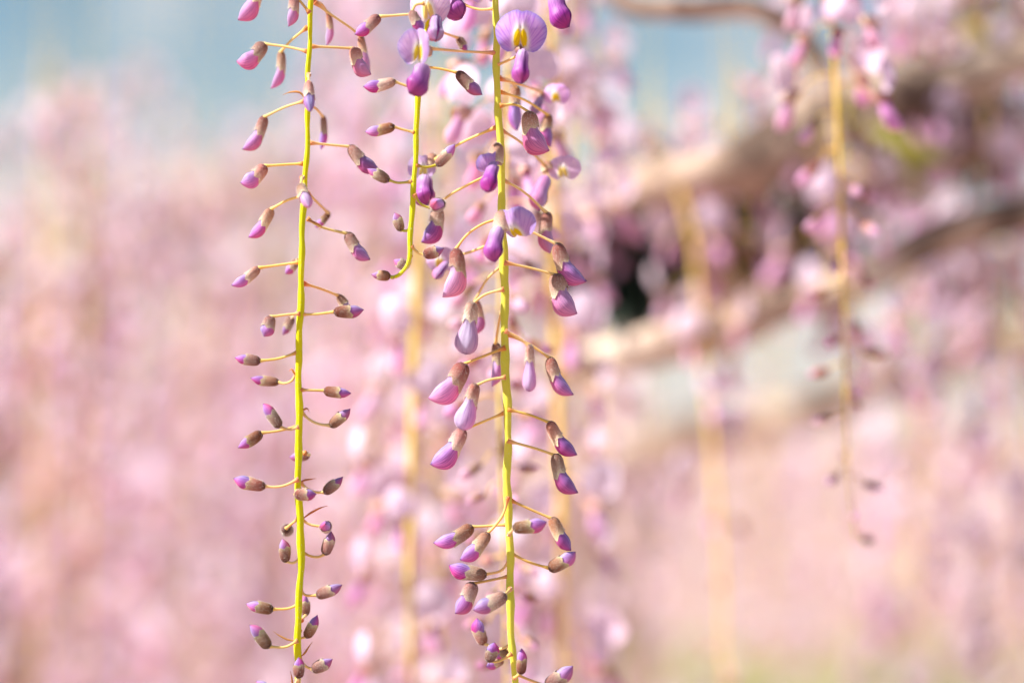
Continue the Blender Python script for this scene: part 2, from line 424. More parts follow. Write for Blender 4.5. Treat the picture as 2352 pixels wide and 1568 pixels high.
def down(mb, rings, n, count, length, cap=False):
    """short silky hairs standing on the last shell or tube added"""
    v = np.asarray(mb.v[-1]).reshape(rings + 1, n, 3); cen = v.mean(axis=1)
    vs, fs = [], []
    for k in range(count):
        i = rng.randrange(0, rings); j = rng.randrange(n); a, b = rng.random(), rng.random()
        p = (v[i, j] * (1 - a) + v[i + 1, j] * a) * (1 - b) + (v[i, (j + 1) % n] * (1 - a) + v[i + 1, (j + 1) % n] * a) * b
        ax = nrm(cen[i + 1] - cen[i]); nn = nrm(p - cen[i] * (1 - a) - cen[i + 1] * a)
        L = length * rng.uniform(.5, 1.2)
        d = nrm(nn * .8 + ax * .6 + np.array([rng.gauss(0, .2) for _ in range(3)])) * L
        sd = nrm(np.cross(d, nn + .01)) * .000035
        vs += [p - sd, p + sd, p + d]; fs.append((3 * k, 3 * k + 1, 3 * k + 2))
    mb.add(vs, fs, 1)

# ------------------------------------------------------------------ the racemes in focus: part builders
class Raceme:
    def __init__(s, label, stem_px, depth, widths, mat, group=None, name='wisteria_raceme', hang=None):
        s.depth = depth
        pts = [P(x, y, depth) for x, y in stem_px]
        if hang is not None: pts = [np.asarray(hang, float)] + pts
        s.org = pts[0]
        s.root = link(name, None); s.root.location = s.org
        tag(s.root, label, 'wisteria raceme', group)
        c = smooth(pts, 7)
        k = len(c)
        r = np.interp(np.linspace(0, 1, k), np.linspace(0, 1, len(widths)), widths) * 0.57 * PXM * depth
        lr = random.Random(len(c))
        ph = [lr.uniform(0, 6) for _ in range(4)]
        L = np.concatenate([[0], np.cumsum(np.linalg.norm(np.diff(c, axis=0), axis=1))])
        r = r * (1 + 0.08 * np.sin(L * 330 + ph[0]) + 0.07 * np.sin(L * 145 + ph[1]) + 0.05 * np.sin(L * 720 + ph[3]))
        c = c + np.outer(np.sin(L * 120 + ph[2]) * 0.00028 + np.sin(L * 310 + ph[3]) * 0.00014, RIGHT)
        mb = MB(); tube(mb, c, r, 12)
        down(mb, len(c) - 1, 12, 1500, .0007, cap=True)
        build(mb, 'stem', [mat, M_DOWN], s.root, s.org)
        s.curve = c; s.rad = r
    def at(s, y_world_or_px):
        return None
    def pedicel(s, pts, parent, w=6.0, dz=(0, 0), green=False, d0=None):
        k = len(pts)
        d = [s.depth + dz[0] + (dz[1] - dz[0]) * i / (k - 1) for i in range(k)]
        p3 = [P(x, y, q) for (x, y), q in zip(pts, d)]
        c = smooth(p3, 6); n = len(c)
        rr = w * 0.5 * PXM * s.depth
        t = np.linspace(0, 1, n)
        r = rr * (1 + 1.2 * np.exp(-(t / 0.11) ** 2) + 0.7 * np.exp(-((1 - t) / 0.10) ** 2))
        mb = MB(); tube(mb, c, r, 8)
        down(mb, n - 1, 8, 70, .0006)
        build(mb, 'pedicel', [M_PEDG if green else M_PED, M_DOWN], parent, s.org)
        # silky knob where the stalk meets the stem
    def bud(s, base, tip, w, stage, ped=None, side=1, dz=0.0, tilt=0.0, green=False, pale=False, face=0.0, cal=None, pdz0=None):
        """base/tip: photo positions; w: width; side: which side of base->tip the tip curls to (+1 = left of travel, on screen)
        dz: metres behind the stem; tilt: extra depth of the tip; face: turns the curl side towards the viewer"""
        B = P(*base, s.depth + dz); T = P(*tip, s.depth + dz + tilt)
        z = nrm(T - B)
        dx, dy = tip[0] - base[0], tip[1] - base[1]
        l = math.hypot(dx, dy) + 1e-6
        sx, sy = dy / l * side, -dx / l * side          # screen normal
        X = nrm(RIGHT * sx * math.cos(face) - UP * sy * math.cos(face) - FWD * math.sin(face))
        W = w * PXM * s.depth
        te = calyx_end(stage) if cal is None else cal
        lump = (rng.uniform(0, 6.3), rng.uniform(0, 6.3), math.pi + rng.choice((-1, 1)) * rng.uniform(.5, 1.1))
        bend = (.03 if stage > 1 else 0.04 + 0.50 * max(0, stage - 0.4)) * rng.uniform(.75, 1.3)
        mb = MB(); shell(mb, B, T, W, stage, X, 0.05, 1.0, 28, 20, lump=lump, seam=.12, bend=bend)
        o = build(mb, 'bud', [M_PALE if pale or (stage >= .84 and rng.random() < .6) else M_COR], s.root, s.org)
        mb = MB()
        teeth, lip = 0.035 + 0.02 * rng.random(), -0.02 - .07 * min(1, stage) * rng.uniform(.5, 1.2)
        shell(mb, B, T, W, stage, X, 0.0, te, 20, 12, grow=1.11, teeth=teeth, lip=lip, bend=bend, lump=lump)
        down(mb, 12, 20, 380, W * .17)
        c = build(mb, 'calyx', [M_CALD if stage < .47 else M_CAL, M_DOWN], o, s.org)
        if ped:
            e = 0.06
            be = (base[0] + dx * e, base[1] + dy * e)
            s.pedicel(list(ped) + [be], o, dz=(min(dz, 0.004) if pdz0 is None else pdz0, dz), green=green)
        return o
    def bract(s, pts, w=5, dz=0.0):
        p3 = [P(x, y, s.depth + dz) for x, y in pts]
        c = smooth(p3, 6); n = len(c); t = np.linspace(0, 1, n)
        r = w * 0.5 * PXM * s.depth * (0.25 + 0.9 * np.sin(np.pi * np.clip(t * 1.25, 0, 1)) ** 0.8 * (t < 0.8) + 0.45 * (t >= 0.72) * (1.1 - t))
        mb = MB(); tube(mb, c, r, 7, wob=lambda i, j: 1.0 if j % 2 else 0.6)
        return build(mb, 'bract', [M_BRACT], s.root, s.org)
    def flower(s, C, w, h, keel, kw, turn=0.0, roll=0.0, tiltv=0.0, ped=None, dz=0.0, half=None, cal=None, kside=1, kface=1.2, pale=False, kdz=-0.006, back=0.30):
        """C centre of the standard petal, w/h its size; keel=(base,tip) of wings and keel"""
        d = s.depth + dz
        cc = P(*C, d)
        U = RIGHT * math.cos(roll) + UP * math.sin(roll); V = -RIGHT * math.sin(roll) + UP * math.cos(roll)
        N = -FWD
        U2 = nrm(U * math.cos(turn) + N * math.sin(turn)); N = nrm(np.cross(U2, V))
        V2 = nrm(V * math.cos(tiltv) + N * math.sin(tiltv)); N = nrm(np.cross(U2, V2))
        k = PXM * d
        kb, kt = P(*keel[0], d + kdz * 0.3), P(*keel[1], d + kdz)
        dx, dy = keel[1][0] - keel[0][0], keel[1][1] - keel[0][1]; l = math.hypot(dx, dy) + 1e-6
        sx, sy = dy / l * kside, -dx / l * kside
        X = nrm((RIGHT * sx - UP * sy) * math.cos(kface) - FWD * math.sin(kface))
        mb = MB(); shell(mb, kb, kt, kw * k * 0.86, 0.75, X, 0.0, 1.0, 14, 16, flat=0.7)
        o = build(mb, 'flower', [M_KEEL], s.root, s.org)
        for sg in (-1, 1):
            mb = MB()
            a = (0.22, math.pi - 0.30) if sg > 0 else (math.pi + 0.30, 2 * math.pi - 0.22)
            shell(mb, kb, kt, kw * k, 0.75, X, 0.04, 0.985, 12, 16, grow=1.03, flat=0.86, arc=a)
            build(mb, 'wing_petal', [M_KEEL if not pale else M_PALE], o, s.org)
        mb = MB(); petal_sheet(mb, cc, U2, V2, N, w * k, h * k, half=half, back=back)
        build(mb, 'standard_petal', [M_PETP if pale else M_PET], o, s.org)
        if cal:
            mb = MB(); shell(mb, P(*cal[0], d + 0.004), P(*cal[1], d + 0.002), cal[2] * k, 0.2, X, 0.0, 0.62, 16, 8, teeth=0.04, grow=1.05)
            build(mb, 'calyx', [M_CAL], o, s.org)
        if ped: s.pedicel(ped, o, dz=(0.0, dz + 0.003))
        return o

# ------------------------------------------------------------------ ground
def sheet(name, x0, x1, y0, y1, z, mat, nx=60, ny=60, amp=0.0):
    lr = np.random.RandomState(3)
    mb = MB(); vs = []; fs = []
    xs = np.linspace(-1, 1, nx + 1); xs = np.sign(xs) * np.abs(xs) ** 2.2
    ys = np.linspace(0, 1, ny + 1) ** 2.2
    for j in range(ny + 1):
        for i in range(nx + 1):
            x = (x0 + x1) / 2 + xs[i] * (x1 - x0) / 2; y = y0 + ys[j] * (y1 - y0)
            vs.append((x, y, z + amp * math.sin(x * 0.21 + 1.3) * math.cos(y * 0.17)))
    for j in range(ny):
        for i in range(nx):
            a = j * (nx + 1) + i; fs.append((a, a + 1, a + nx + 2, a + nx + 1))
    mb.add(vs, fs); return build(mb, name, [mat])
tag(sheet('ground', -1500, 1500, -40, 2600, 0.0, M_GROUND, amp=0.03), None, kind='structure')

M_GRASS = mat_leaf('lawn_grass', (0.20, 0.22, 0.05), (0.30, 0.30, 0.08), 0.0)
def lawn():
    mb = MB(); vs = []; fs = []; lr = random.Random(5); n = 40
    for i in range(n + 1):
        x = .9 + 4.2 * i / n
        vs += [(x, 13.0 + .5 * math.sin(i * .7) + lr.uniform(-.2, .2), .045), (x, 16.4 + .7 * math.sin(i * .4 + 1) + lr.uniform(-.3, .3), .045)]
        if i: a = 2 * i - 2; fs.append((a, a + 2, a + 3, a + 1))
    mb.add(vs, fs); return build(mb, 'lawn', [M_GRASS])
tag(lawn(), None, kind='structure')

# ------------------------------------------------------------------ small flower models for the racemes out of focus
def shape_flower(seed, ped=True, lo=False):
    lr = random.Random(seed); mb = MB(); j = lambda a: lr.uniform(-a, a)
    if ped: tube(mb, smooth([(0, 0, 0), (.009, j(.001), .001 + j(.001)), (.018, 0, -.004)], 3), .0005, 5, 3)
    B = np.array([.018, 0, -.004])
    if not lo: shell(mb, B, B + np.array([.014, 0, -.003]), .0075, .2, np.array([0, 0, 1.]), 0, .6, 7, 4, mat=1)
    C = np.array([.028, j(.001), .007 + j(.001)])
    tl = 0.25 + j(0.25); tn = j(0.5)
    U = nrm([-math.sin(tn), math.cos(tn), 0]); N = nrm([math.cos(tn), math.sin(tn), math.sin(tl)]); V = nrm(np.cross(N, U)); N = np.cross(U, V)
    petal_sheet(mb, C, U, V, N, .0215 + j(.002), .019 + j(.002), nr=2 if lo else 4, na=9 if lo else 18, mat=2, rnd=lr, yellow=False, half=(lr.choice((-1, 1)), lr.uniform(0, .8)))
    shell(mb, B + np.array([.006, 0, -.001]), B + np.array([.016 + j(.002), j(.002), -.014 + j(.002)]), .0085, .75, np.array([1., 0, .6]), 0, 1, 5 if lo else 8, 4 if lo else 7, mat=0, flat=.8)
    mb.gv[-1][:] = 0
    return mb
def shape_bud(seed, stage, ped=True, lo=False):
    lr = random.Random(seed); mb = MB(); j = lambda a: lr.uniform(-a, a)
    pl = .016 - .008 * (1 - stage)
    if ped: tube(mb, smooth([(0, 0, 0), (pl * .5, 0, .001 + j(.001)), (pl, 0, -.002 + j(.002))], 3), .0005, 5, 3)
    B = np.array([pl, 0, -.002]); L = .0105 + .007 * stage
    dn = -0.9 + (1 - stage) * 1.1 + j(.2)
    T = B + L * nrm([math.cos(dn), j(.25), math.sin(dn)])
    w = .0042 + .004 * stage
    shell(mb, B, T, w, stage, np.array([.6, 0, 1.]), .05, 1, 6 if lo else 9, 4 if lo else 8, mat=0)
    mb.gv[-1][:] = 0
    if not lo: shell(mb, B, T, w, stage, np.array([.6, 0, 1.]), 0, calyx_end(stage), 9, 5, mat=1, grow=1.07)
    return mb
M_CALP = mat_leaf('calyx_rosy', (0.50, 0.27, 0.22), (0.62, 0.40, 0.32), 0.2)
MIDMATS = [M_BLUSH, M_CALP, M_PINK, M_PED]
BUDMATS = [M_BLUSH, M_CAL, M_PINK, M_PED]
ME_FLOWER = [shape_flower(10 + i).mesh('flower', MIDMATS) for i in range(5)]
ME_BUD = {st: [shape_bud(30 + i + int(100 * st), st).mesh('bud', BUDMATS) for i in range(2)] for st in (0.95, 0.7, 0.4, 0.12)}
MB_FAR = [shape_flower(60 + i, False, True) for i in range(4)] + [shape_bud(70 + i, .8, False, True) for i in range(2)]

M_FARP = mat_petal('petal_far', (0.74, 0.52, 0.60), (0.70, 0.49, 0.60), 0.045, 0.45, .30)
M_FARB = mat_petal('corolla_far', (0.60, 0.31, 0.40), (0.56, 0.31, 0.42), 0.05, 0.4, .30)
FARMATS = [M_FARB, M_CALP, M_FARP, M_PED]
def overhead(d):                     # height of the vines that carry the near racemes, just above the picture
    return 1.66 + 0.178 * d + 0.035 * d
def soft_raceme(label, px, d, stem_w=12, nodes=46, open_to=0.55, size=1.0, seed=0, bare=None, spread=1.0, group='racemes out of focus', stemmat=None, first=0.0, hang=True):
    """a raceme out of focus: stem, and every flower and bud a part of its own; px photo positions down the stem"""
    lr = random.Random(seed)
    pts = [P(x, y, d) for x, y in px]
    top = pts[0].copy()
    if hang and top[2] < overhead(d): pts = [np.array([top[0], top[1], overhead(d)])] + pts
    org = pts[0]
    root = link('wisteria_raceme', None); root.location = org
    tag(root, label, 'wisteria raceme', group)
    c = smooth(pts, 8); k = len(c)
    L = np.concatenate([[0], np.cumsum(np.linalg.norm(np.diff(c, axis=0), axis=1))]); tt = L / L[-1]
    mb = MB(); tube(mb, c, stem_w * .5 * PXM * FOCUS * np.interp(tt, [0, .7, 1], [1.1, .9, .45]) * (np.interp(tt, [0, first * .85, first + .02], [.3, .3, 1]) if first > 0 else 1), 8)
    build(mb, 'stem', [stemmat or M_STEMY], root, org)
    for i in range(nodes):
        t = (i + lr.uniform(.1, .9)) / nodes
        if t < first: continue
        if bare and bare[0] < t < bare[1] and lr.random() < bare[2]: continue
        p = np.array([np.interp(t, tt, c[:, q]) for q in range(3)]) - org
        m = (open_to - t) / 0.5 + lr.uniform(-.12, .12)
        if m > 0: me = lr.choice(ME_FLOWER); nm = 'flower'; sc = lr.uniform(.85, 1.1)
        else:
            st = .95 if m > -.12 else .7 if m > -.3 else .4 if m > -.55 else .12
            me = lr.choice(ME_BUD[st]); nm = 'bud'; sc = lr.uniform(.85, 1.1)
        o = link(nm, me, root)
        o.location = p
        o.rotation_euler = (lr.uniform(-.25, .25), lr.uniform(-.1, .35), i * 2.39996 + lr.uniform(-.4, .4))
        s3 = sc * size
        o.scale = (s3 * spread, s3, s3)
    return root

# ------------------------------------------------------------------ vines above the picture that the racemes hang from
def vine(label, x0, x1, d, r, seed, group='vines over the racemes'):
    lr = random.Random(seed); z = overhead(d)
    pts = [np.array([x0 + (x1 - x0) * i / 7, d + lr.uniform(-.01, .01), z + lr.uniform(0, .012)]) for i in range(8)]
    root = link('vine_branch', None); root.location = pts[0]
    tag(root, label, 'vine branch', group)
    mb = MB(); c = smooth(pts, 8)
    tube(mb, c, r * (1 + 0.12 * np.sin(np.arange(len(c)) * .9)), 9, wob=lambda i, j: 1 + .1 * math.sin(i * .7 + j * 2.1))
    build(mb, 'branch', [M_BARK], root, pts[0])
for i, (d, a) in enumerate(((FOCUS, .5), (1.2, .6), (1.5, .7), (2.0, .9))):
    vine('thin brown vine running overhead, above the hanging racemes', -a, a, d, .006, 40 + i)

# ------------------------------------------------------------------ gnarled limbs on the right
def limb(label, px, d, wid, seed, stubs=()):
    lr = random.Random(seed)
    ds = d if isinstance(d, (list, tuple)) else [d] * len(px)
    pts = [P(x, y, q) for (x, y), q in zip(px, ds)]
    org = pts[0]
    root = link('wisteria_limb', None); root.location = org; tag(root, label, 'limb', 'gnarled wisteria limbs')
    c = smooth(pts, 10); k = len(c)
    dd = float(np.mean(ds))
    r = np.interp(np.linspace(0, 1, k), np.linspace(0, 1, len(wid)), wid) * .5 * PXM * dd
    ph = [lr.uniform(0, 6) for _ in range(6)]
    def wob(i, j):
        a = 2 * math.pi * j / 16
        return 1 + .10 * math.sin(2 * a + i * .12 + ph[0]) + .07 * math.sin(3 * a - i * .21 + ph[1]) + .05 * math.sin(i * .45 + a + ph[2])
    mb = MB(); tube(mb, c, r, 16, wob=wob)
    build(mb, 'bark', [M_BARK], root, org)
    for (u, dx, dy, w) in stubs:
        p = c[int(u * (k - 1))]; s = PXM * dd
        q = p + RIGHT * dx * s - UP * dy * s
        mb = MB(); tube(mb, smooth([p, (p + q) / 2 + np.array([0, .006, .004]), q], 5), np.linspace(w, w * .7, 11) * .5 * s, 10)
        build(mb, 'stub', [M_BARK], root, org)
    return root
limb('thin brown branch arching over the pale blue sky patch at the top right', [(1330, -90), (1440, 10), (1560, 22), (1700, 18), (1800, 48), (1860, 100), (1905, 190), (1930, 330)], 1.3, [44, 52, 54, 50, 48, 46, 40, 34], 1)
limb('thick beige limb just under the blue sky patch, rising to the right', [(1150, 560), (1330, 470), (1480, 425), (1640, 400), (1800, 340), (1960, 240), (2130, 200), (2300, 150), (2480, 90)], [1.5, 1.46, 1.42, 1.40, 1.40, 1.42, 1.44, 1.46, 1.46], [90, 104, 118, 125, 150, 130, 125, 120, 110], 2, ((.50, 40, 110, 80), (.3, -40, -110, 40)))
limb('brown limb below the dark hollow, forking up to the right edge', [(1200, 690), (1380, 672), (1560, 662), (1730, 600), (1900, 455), (2060, 400), (2230, 330), (2480, 300)], [1.56, 1.54, 1.52, 1.5, 1.5, 1.5, 1.52, 1.54], [90, 100, 105, 115, 135, 140, 130, 120], 3, ((.35, 120, -60, 46),))
limb('long tan limb across the middle right, climbing behind the thin bud raceme', [(1180, 900), (1330, 840), (1500, 800), (1660, 755), (1800, 690), (1960, 650), (2120, 560), (2300, 500), (2480, 470)], [1.44, 1.42, 1.4, 1.4, 1.4, 1.4, 1.42, 1.44, 1.46], [84, 90, 92, 96, 100, 105, 96, 90, 80], 4)
limb('lowest pale limb at the right, low and nearly level', [(1200, 1130), (1400, 1060), (1620, 985), (1800, 960), (1960, 900), (2150, 830), (2330, 780), (2500, 760)], [2.1, 2.08, 2.05, 2.05, 2.05, 2.05, 2.08, 2.1], [70, 80, 86, 90, 95, 90, 86, 80], 5)

limb('brown upper limb crossing to the right edge above the dark gap', [(1840, 400), (1930, 330), (2040, 190), (2180, 130), (2330, 60), (2480, 10)], 1.6, [60, 70, 76, 80, 80, 76], 6)
# dark evergreen leaves in the gaps between the limbs
def leaf_mesh(mat, L=.05, W=.018, name='leaf'):
    mb = MB(); vs = []; fs = []
    n = 7
    for i in range(n + 1):
        t = i / n; w = W * .5 * math.sin(math.pi * t ** .8) ** .9
        for s in (-1, 0, 1): vs.append((t * L, s * w, -.25 * L * t * t + .12 * w * abs(s)))
    for i in range(n):
        for s in (0, 1): a = i * 3 + s; fs.append((a, a + 1, a + 4, a + 3))
    mb.add(vs, fs); return mb.mesh(name, [mat])
ME_LD, ME_LY = leaf_mesh(M_LEAFD, .038, .02), leaf_mesh(M_LEAFY, .045, .016)
def leaf_spray(label, px, d, rad, n, me, seed, group, name='leaf_spray'):
    lr = random.Random(seed); c = P(px[0], px[1], d)
    root = link(name, None); root.location = c; tag(root, label, 'leaves', group)
    mb = MB(); tube(mb, smooth([(0, .02, rad * 1.2), (0.01, 0, 0.02), (.0, 0, -rad * .6)], 5), .0022, 6); build(mb, 'twig', [M_BARK], root)
    for i in range(n):
        o = link('leaf', me, root)
        v = nrm([lr.gauss(0, 1), lr.gauss(0, 1), lr.gauss(0, .8)]) * rad * lr.random() ** .5
        o.location = (v[0], v[1], v[2])
        o.rotation_euler = (lr.uniform(-.9, .9), lr.uniform(-.3, 1.0), math.atan2(v[1], v[0]) + lr.uniform(-.8, .8))
        s = lr.uniform(.7, 1.2); o.scale = (s, s, s)
gl = 'dark leaves between the limbs'
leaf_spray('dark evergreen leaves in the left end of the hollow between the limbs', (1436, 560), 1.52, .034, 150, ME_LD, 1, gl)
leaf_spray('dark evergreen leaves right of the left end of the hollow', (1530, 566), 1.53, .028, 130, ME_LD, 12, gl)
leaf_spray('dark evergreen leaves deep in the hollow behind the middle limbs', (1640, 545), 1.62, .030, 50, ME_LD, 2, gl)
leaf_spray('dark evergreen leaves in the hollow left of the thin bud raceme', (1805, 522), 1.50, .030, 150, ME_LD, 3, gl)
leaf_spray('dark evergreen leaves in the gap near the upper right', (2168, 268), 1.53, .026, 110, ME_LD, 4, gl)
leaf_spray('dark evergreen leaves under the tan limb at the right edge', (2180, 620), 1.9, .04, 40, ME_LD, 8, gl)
gy = 'young leaves at the right'
leaf_spray('yellow green young leaves in the top right corner', (2335, 40), 1.55, .03, 16, ME_LY, 5, gy)
leaf_spray('olive young leaves beside the thin bud raceme, above the limb', (1985, 290), 1.4, .016, 9, ME_LY, 6, gy)

# ------------------------------------------------------------------ racemes out of focus
soft_raceme('slightly blurred raceme hanging right behind the big flowering one', [(1168, -60), (1164, 260), (1160, 420), (1150, 640), (1146, 850), (1150, 1050), (1158, 1300), (1160, 1640)], 1.06, 11, 58, .42, 1, 11)
soft_raceme('blurred yellow stemmed raceme below the short middle raceme', [(972, -60), (970, 400), (958, 700), (950, 1000), (942, 1300), (945, 1640)], 1.2, 34, 36, 1.3, 1.0, 12, first=.5)
soft_raceme('pale blurred raceme between the yellow stemmed one and the big flowering one', [(1020, -60), (1015, 600), (1006, 900), (1000, 1300), (1010, 1640)], 1.4, 26, 46, 1.3, 1.05, 13, first=.3)
soft_raceme('blurred yellow raceme just right of the big flowering raceme', [(1262, -60), (1270, 500), (1282, 900), (1290, 1200), (1292, 1640)], 1.25, 30, 42, 1.3, 1.05, 14, first=.25)
soft_raceme('blurred bare ochre stem slanting down the right middle', [(1560, 432), (1576, 480), (1600, 600), (1618, 850), (1640, 1050), (1658, 1300), (1664, 1640)], 1.39, 20, 26, .55, 1.0, 15, bare=(.35, 1, .5), hang=False)
soft_raceme('thin tapering raceme with tiny sparse buds at the right', [(1905, -60), (1918, 160), (1926, 320), (1932, 480), (1936, 620), (1940, 740), (1942, 880), (1944, 1000), (1952, 1120), (1966, 1235)], 1.12, 11, 46, .40, .95, 16, bare=(.4, 1, .08))
mids = [
 ('mauve blurred raceme at the top, right of the large open flower', [(1300, -60), (1308, 300), (1316, 620)], 1.3, 26, 1.2, 21),
 ('pink blurred raceme hanging in front of the left end of the limbs', [(1348, -60), (1356, 400), (1376, 800), (1380, 1180)], 1.5, 17, .7, 22),
 ('blurred raceme ending in a round pink bud before the dark hollow', [(1498, -60), (1500, 200), (1494, 560)], 1.48, 26, .9, 23, .66),
 ('blurred raceme with deep pink drops before the middle limbs', [(1668, -60), (1690, 300), (1700, 560), (1690, 780)], 1.42, 30, .4, 24, .5),
 ('short lilac raceme at the top, left of the thin bud raceme', [(1815, -60), (1838, 40), (1842, 190)], 1.45, 10, .9, 25),
 ('dense lilac blurred raceme right of the thin bud raceme', [(2040, -60), (2046, 250), (2052, 560)], 1.5, 16, 1.2, 26),
 ('pale blurred raceme before the dark gap at the upper right', [(2140, -60), (2118, 200), (2120, 430)], 1.45, 13, 1.2, 27),
 ('tall pale lilac raceme near the right edge, upper half', [(2215, -60), (2210, 400), (2200, 900)], 1.62, 22, 1.1, 28),
 ('white pink blurred raceme against the right edge', [(2318, -60), (2322, 500), (2330, 1000), (2336, 1500)], 1.55, 36, 1.0, 29),
 ('pink blurred raceme low at the right, beyond the thin bud raceme', [(2080, -60), (2090, 600), (2095, 1000), (2092, 1480)], 1.75, 34, .9, 30),
 ('soft pink raceme between the two yellow stems at the right', [(1790, -60), (1792, 600), (1760, 1000), (1765, 1500)], 2.0, 40, .5, 31, .52),
 ('broad blurred pink raceme left of the short middle raceme', [(868, -60), (864, 500), (858, 1000), (850, 1640)], 1.8, 90, .9, 32),
 ('broad blurred mauve raceme just right of the left raceme', [(770, -60), (775, 500), (768, 1000), (775, 1640)], 2.1, 96, .9, 33),
 ('blurred pink raceme just left of the left raceme', [(600, 120), (596, 700), (590, 1640)], 2.2, 44, .9, 34, 0.3, 14),
 ('soft pink raceme second from the left raceme', [(480, 200), (472, 800), (480, 1640)], 2.4, 44, .9, 35, 0.34, 20),
 ('soft pink raceme at the left, right of the cream stem', [(330, 120), (318, 700), (310, 1640)], 2.3, 44, .9, 36, 0.26, 14),
 ('soft raceme with a cream stem at the left', [(205, 200), (196, 700), (188, 1640)], 1.9, 30, .7, 37, 0.3, 34),
 ('soft raceme with a cream stem near the left edge', [(112, 160), (104, 700), (100, 1640)], 1.9, 30, .7, 38, 0.26, 34),
 ('soft pink raceme against the left edge', [(12, 100), (8, 700), (14, 1640)], 2.1, 44, 1.0, 39, 0.3, 16)]
mids.append(('blurred raceme with pale blue white blossoms behind the thin bud raceme', [(1960, -60), (1925, 420), (1900, 560), (1960, 700), (1985, 840)], 1.38, 30, 1.3, 51, .55))
mids += [('blurred raceme with few blossoms hanging before the thick beige limb', [(1640, -60), (1662, 300), (1668, 640)], 1.42, 20, 1.3, 61, .66),
 ('blurred raceme of pink blossoms before the right end of the dark hollow', [(1735, -60), (1745, 250), (1742, 580)], 1.45, 18, 1.3, 62, .7),
 ('blurred raceme of pale blossoms crossing the tan limb at the right', [(1868, -60), (1852, 300), (1846, 700)], 1.5, 22, 1.3, 63, .5),
 ('blurred pale raceme between the thin bud raceme and the right edge', [(2262, -60), (2270, 300), (2262, 720)], 1.48, 22, 1.3, 64, .3)]
lr0 = random.Random(77)
soft_left = [(40, 2.5, .34), (70, 2.0, .5), (150, 2.7, .25), (165, 2.1, .45), (245, 2.2, .32), (280, 2.8, .22), (385, 2.1, .38), (430, 2.7, .28), (445, 2.0, .6), (525, 2.2, .42), (545, 2.9, .3),
             (640, 2.5, .34), (655, 2.0, .55), (725, 2.7, .3), (745, 1.9, .5), (1440, 2.1, .66), (1480, 2.4, .62), (1560, 2.9, .66), (1730, 2.6, .60), (2110, 2.1, .66), (2330, 2.5, .6), (1850, 2.9, .64), (1935, 2.3, .68), (2040, 2.8, .58), (2150, 2.4, .62), (2235, 2.9, .56), (2290, 2.2, .66), (815, 2.5, .28), (835, 1.75, .52), (905, 2.2, .3), (1060, 2.3, .25), (1110, 2.0, .35), (1215, 2.2, .3), (1330, 1.9, .55)]
for i, (x, d, f) in enumerate(soft_left):
    lab = ('hazy pink raceme in the soft background left of the left sharp raceme' if x < 690 else 'hazy pink raceme in the soft background between the two long sharp racemes' if x < 1150
           else 'hazy pink raceme just right of the large flowering raceme, far behind' if x < 1400 else 'hazy pink raceme low in the soft background at the lower right')
    grp = 'hazy racemes left' if x < 690 else 'hazy racemes middle' if x < 1150 else 'hazy racemes right of middle' if x < 1400 else 'hazy racemes lower right'
    mids.append((lab, [(x, -60), (x + lr0.uniform(-14, 14), 700), (x + lr0.uniform(-14, 14), 1640)], d, lr0.randrange(20, 34), 1.3, 300 + i, f, lr0.choice((10, 14, 20)), grp))
for q in mids:
    lab, px, d, nd, op, sd = q[:6]
    soft_raceme(lab, px, d, q[7] if len(q) > 7 else 14, nd, op, 1.3 if sd >= 300 else 1.12, sd, first=q[6] if len(q) > 6 else .22 if px[0][1] > 50 else 0, group=q[8] if len(q) > 8 else 'racemes out of focus')

# ------------------------------------------------------------------ far curtain of racemes on low trellises
def far_raceme_mesh(seed, L, mats=FARMATS):
    lr = random.Random(seed); mb = MB()
    n = int(150 * L)
    for i in range(n):
        t = (i + lr.random()) / n
        w = (1 - t) ** .5 * 1.15 + .25
        a = i * 2.39996 + lr.uniform(-.5, .5)
        s = lr.uniform(1.0, 1.35) * (1.1 - .3 * t)
        R = Matrix.Rotation(a, 4, 'Z') @ Matrix.Rotation(lr.uniform(-.3, .5), 4, 'Y')
        Mx = np.array(Matrix.Translation((0, 0, -L * t)) @ R @ Matrix.Diagonal((s * w, s, s, 1)))
        mb.addmb(MB_FAR[lr.randrange(4) if t < .8 else 4 + lr.randrange(2)], Mx)
    tube(mb, [(0, 0, 0), (.004, .003, -L * .5), (0, 0, -L)], [.002, .0018, .001], 5, 3)
    return mb.mesh('raceme', mats)
ME_FARL = [far_raceme_mesh(260 + i, L, MIDMATS) for i, L in enumerate((.7, .9, 1.1, 1.3, 1.0, 1.2))]
ME_FARR = [far_raceme_mesh(200 + i, L) for i, L in enumerate((.7, .9, 1.1, 1.3, 1.0, 1.2))]
FARLEN = (.7, .9, 1.1, 1.3, 1.0, 1.2)
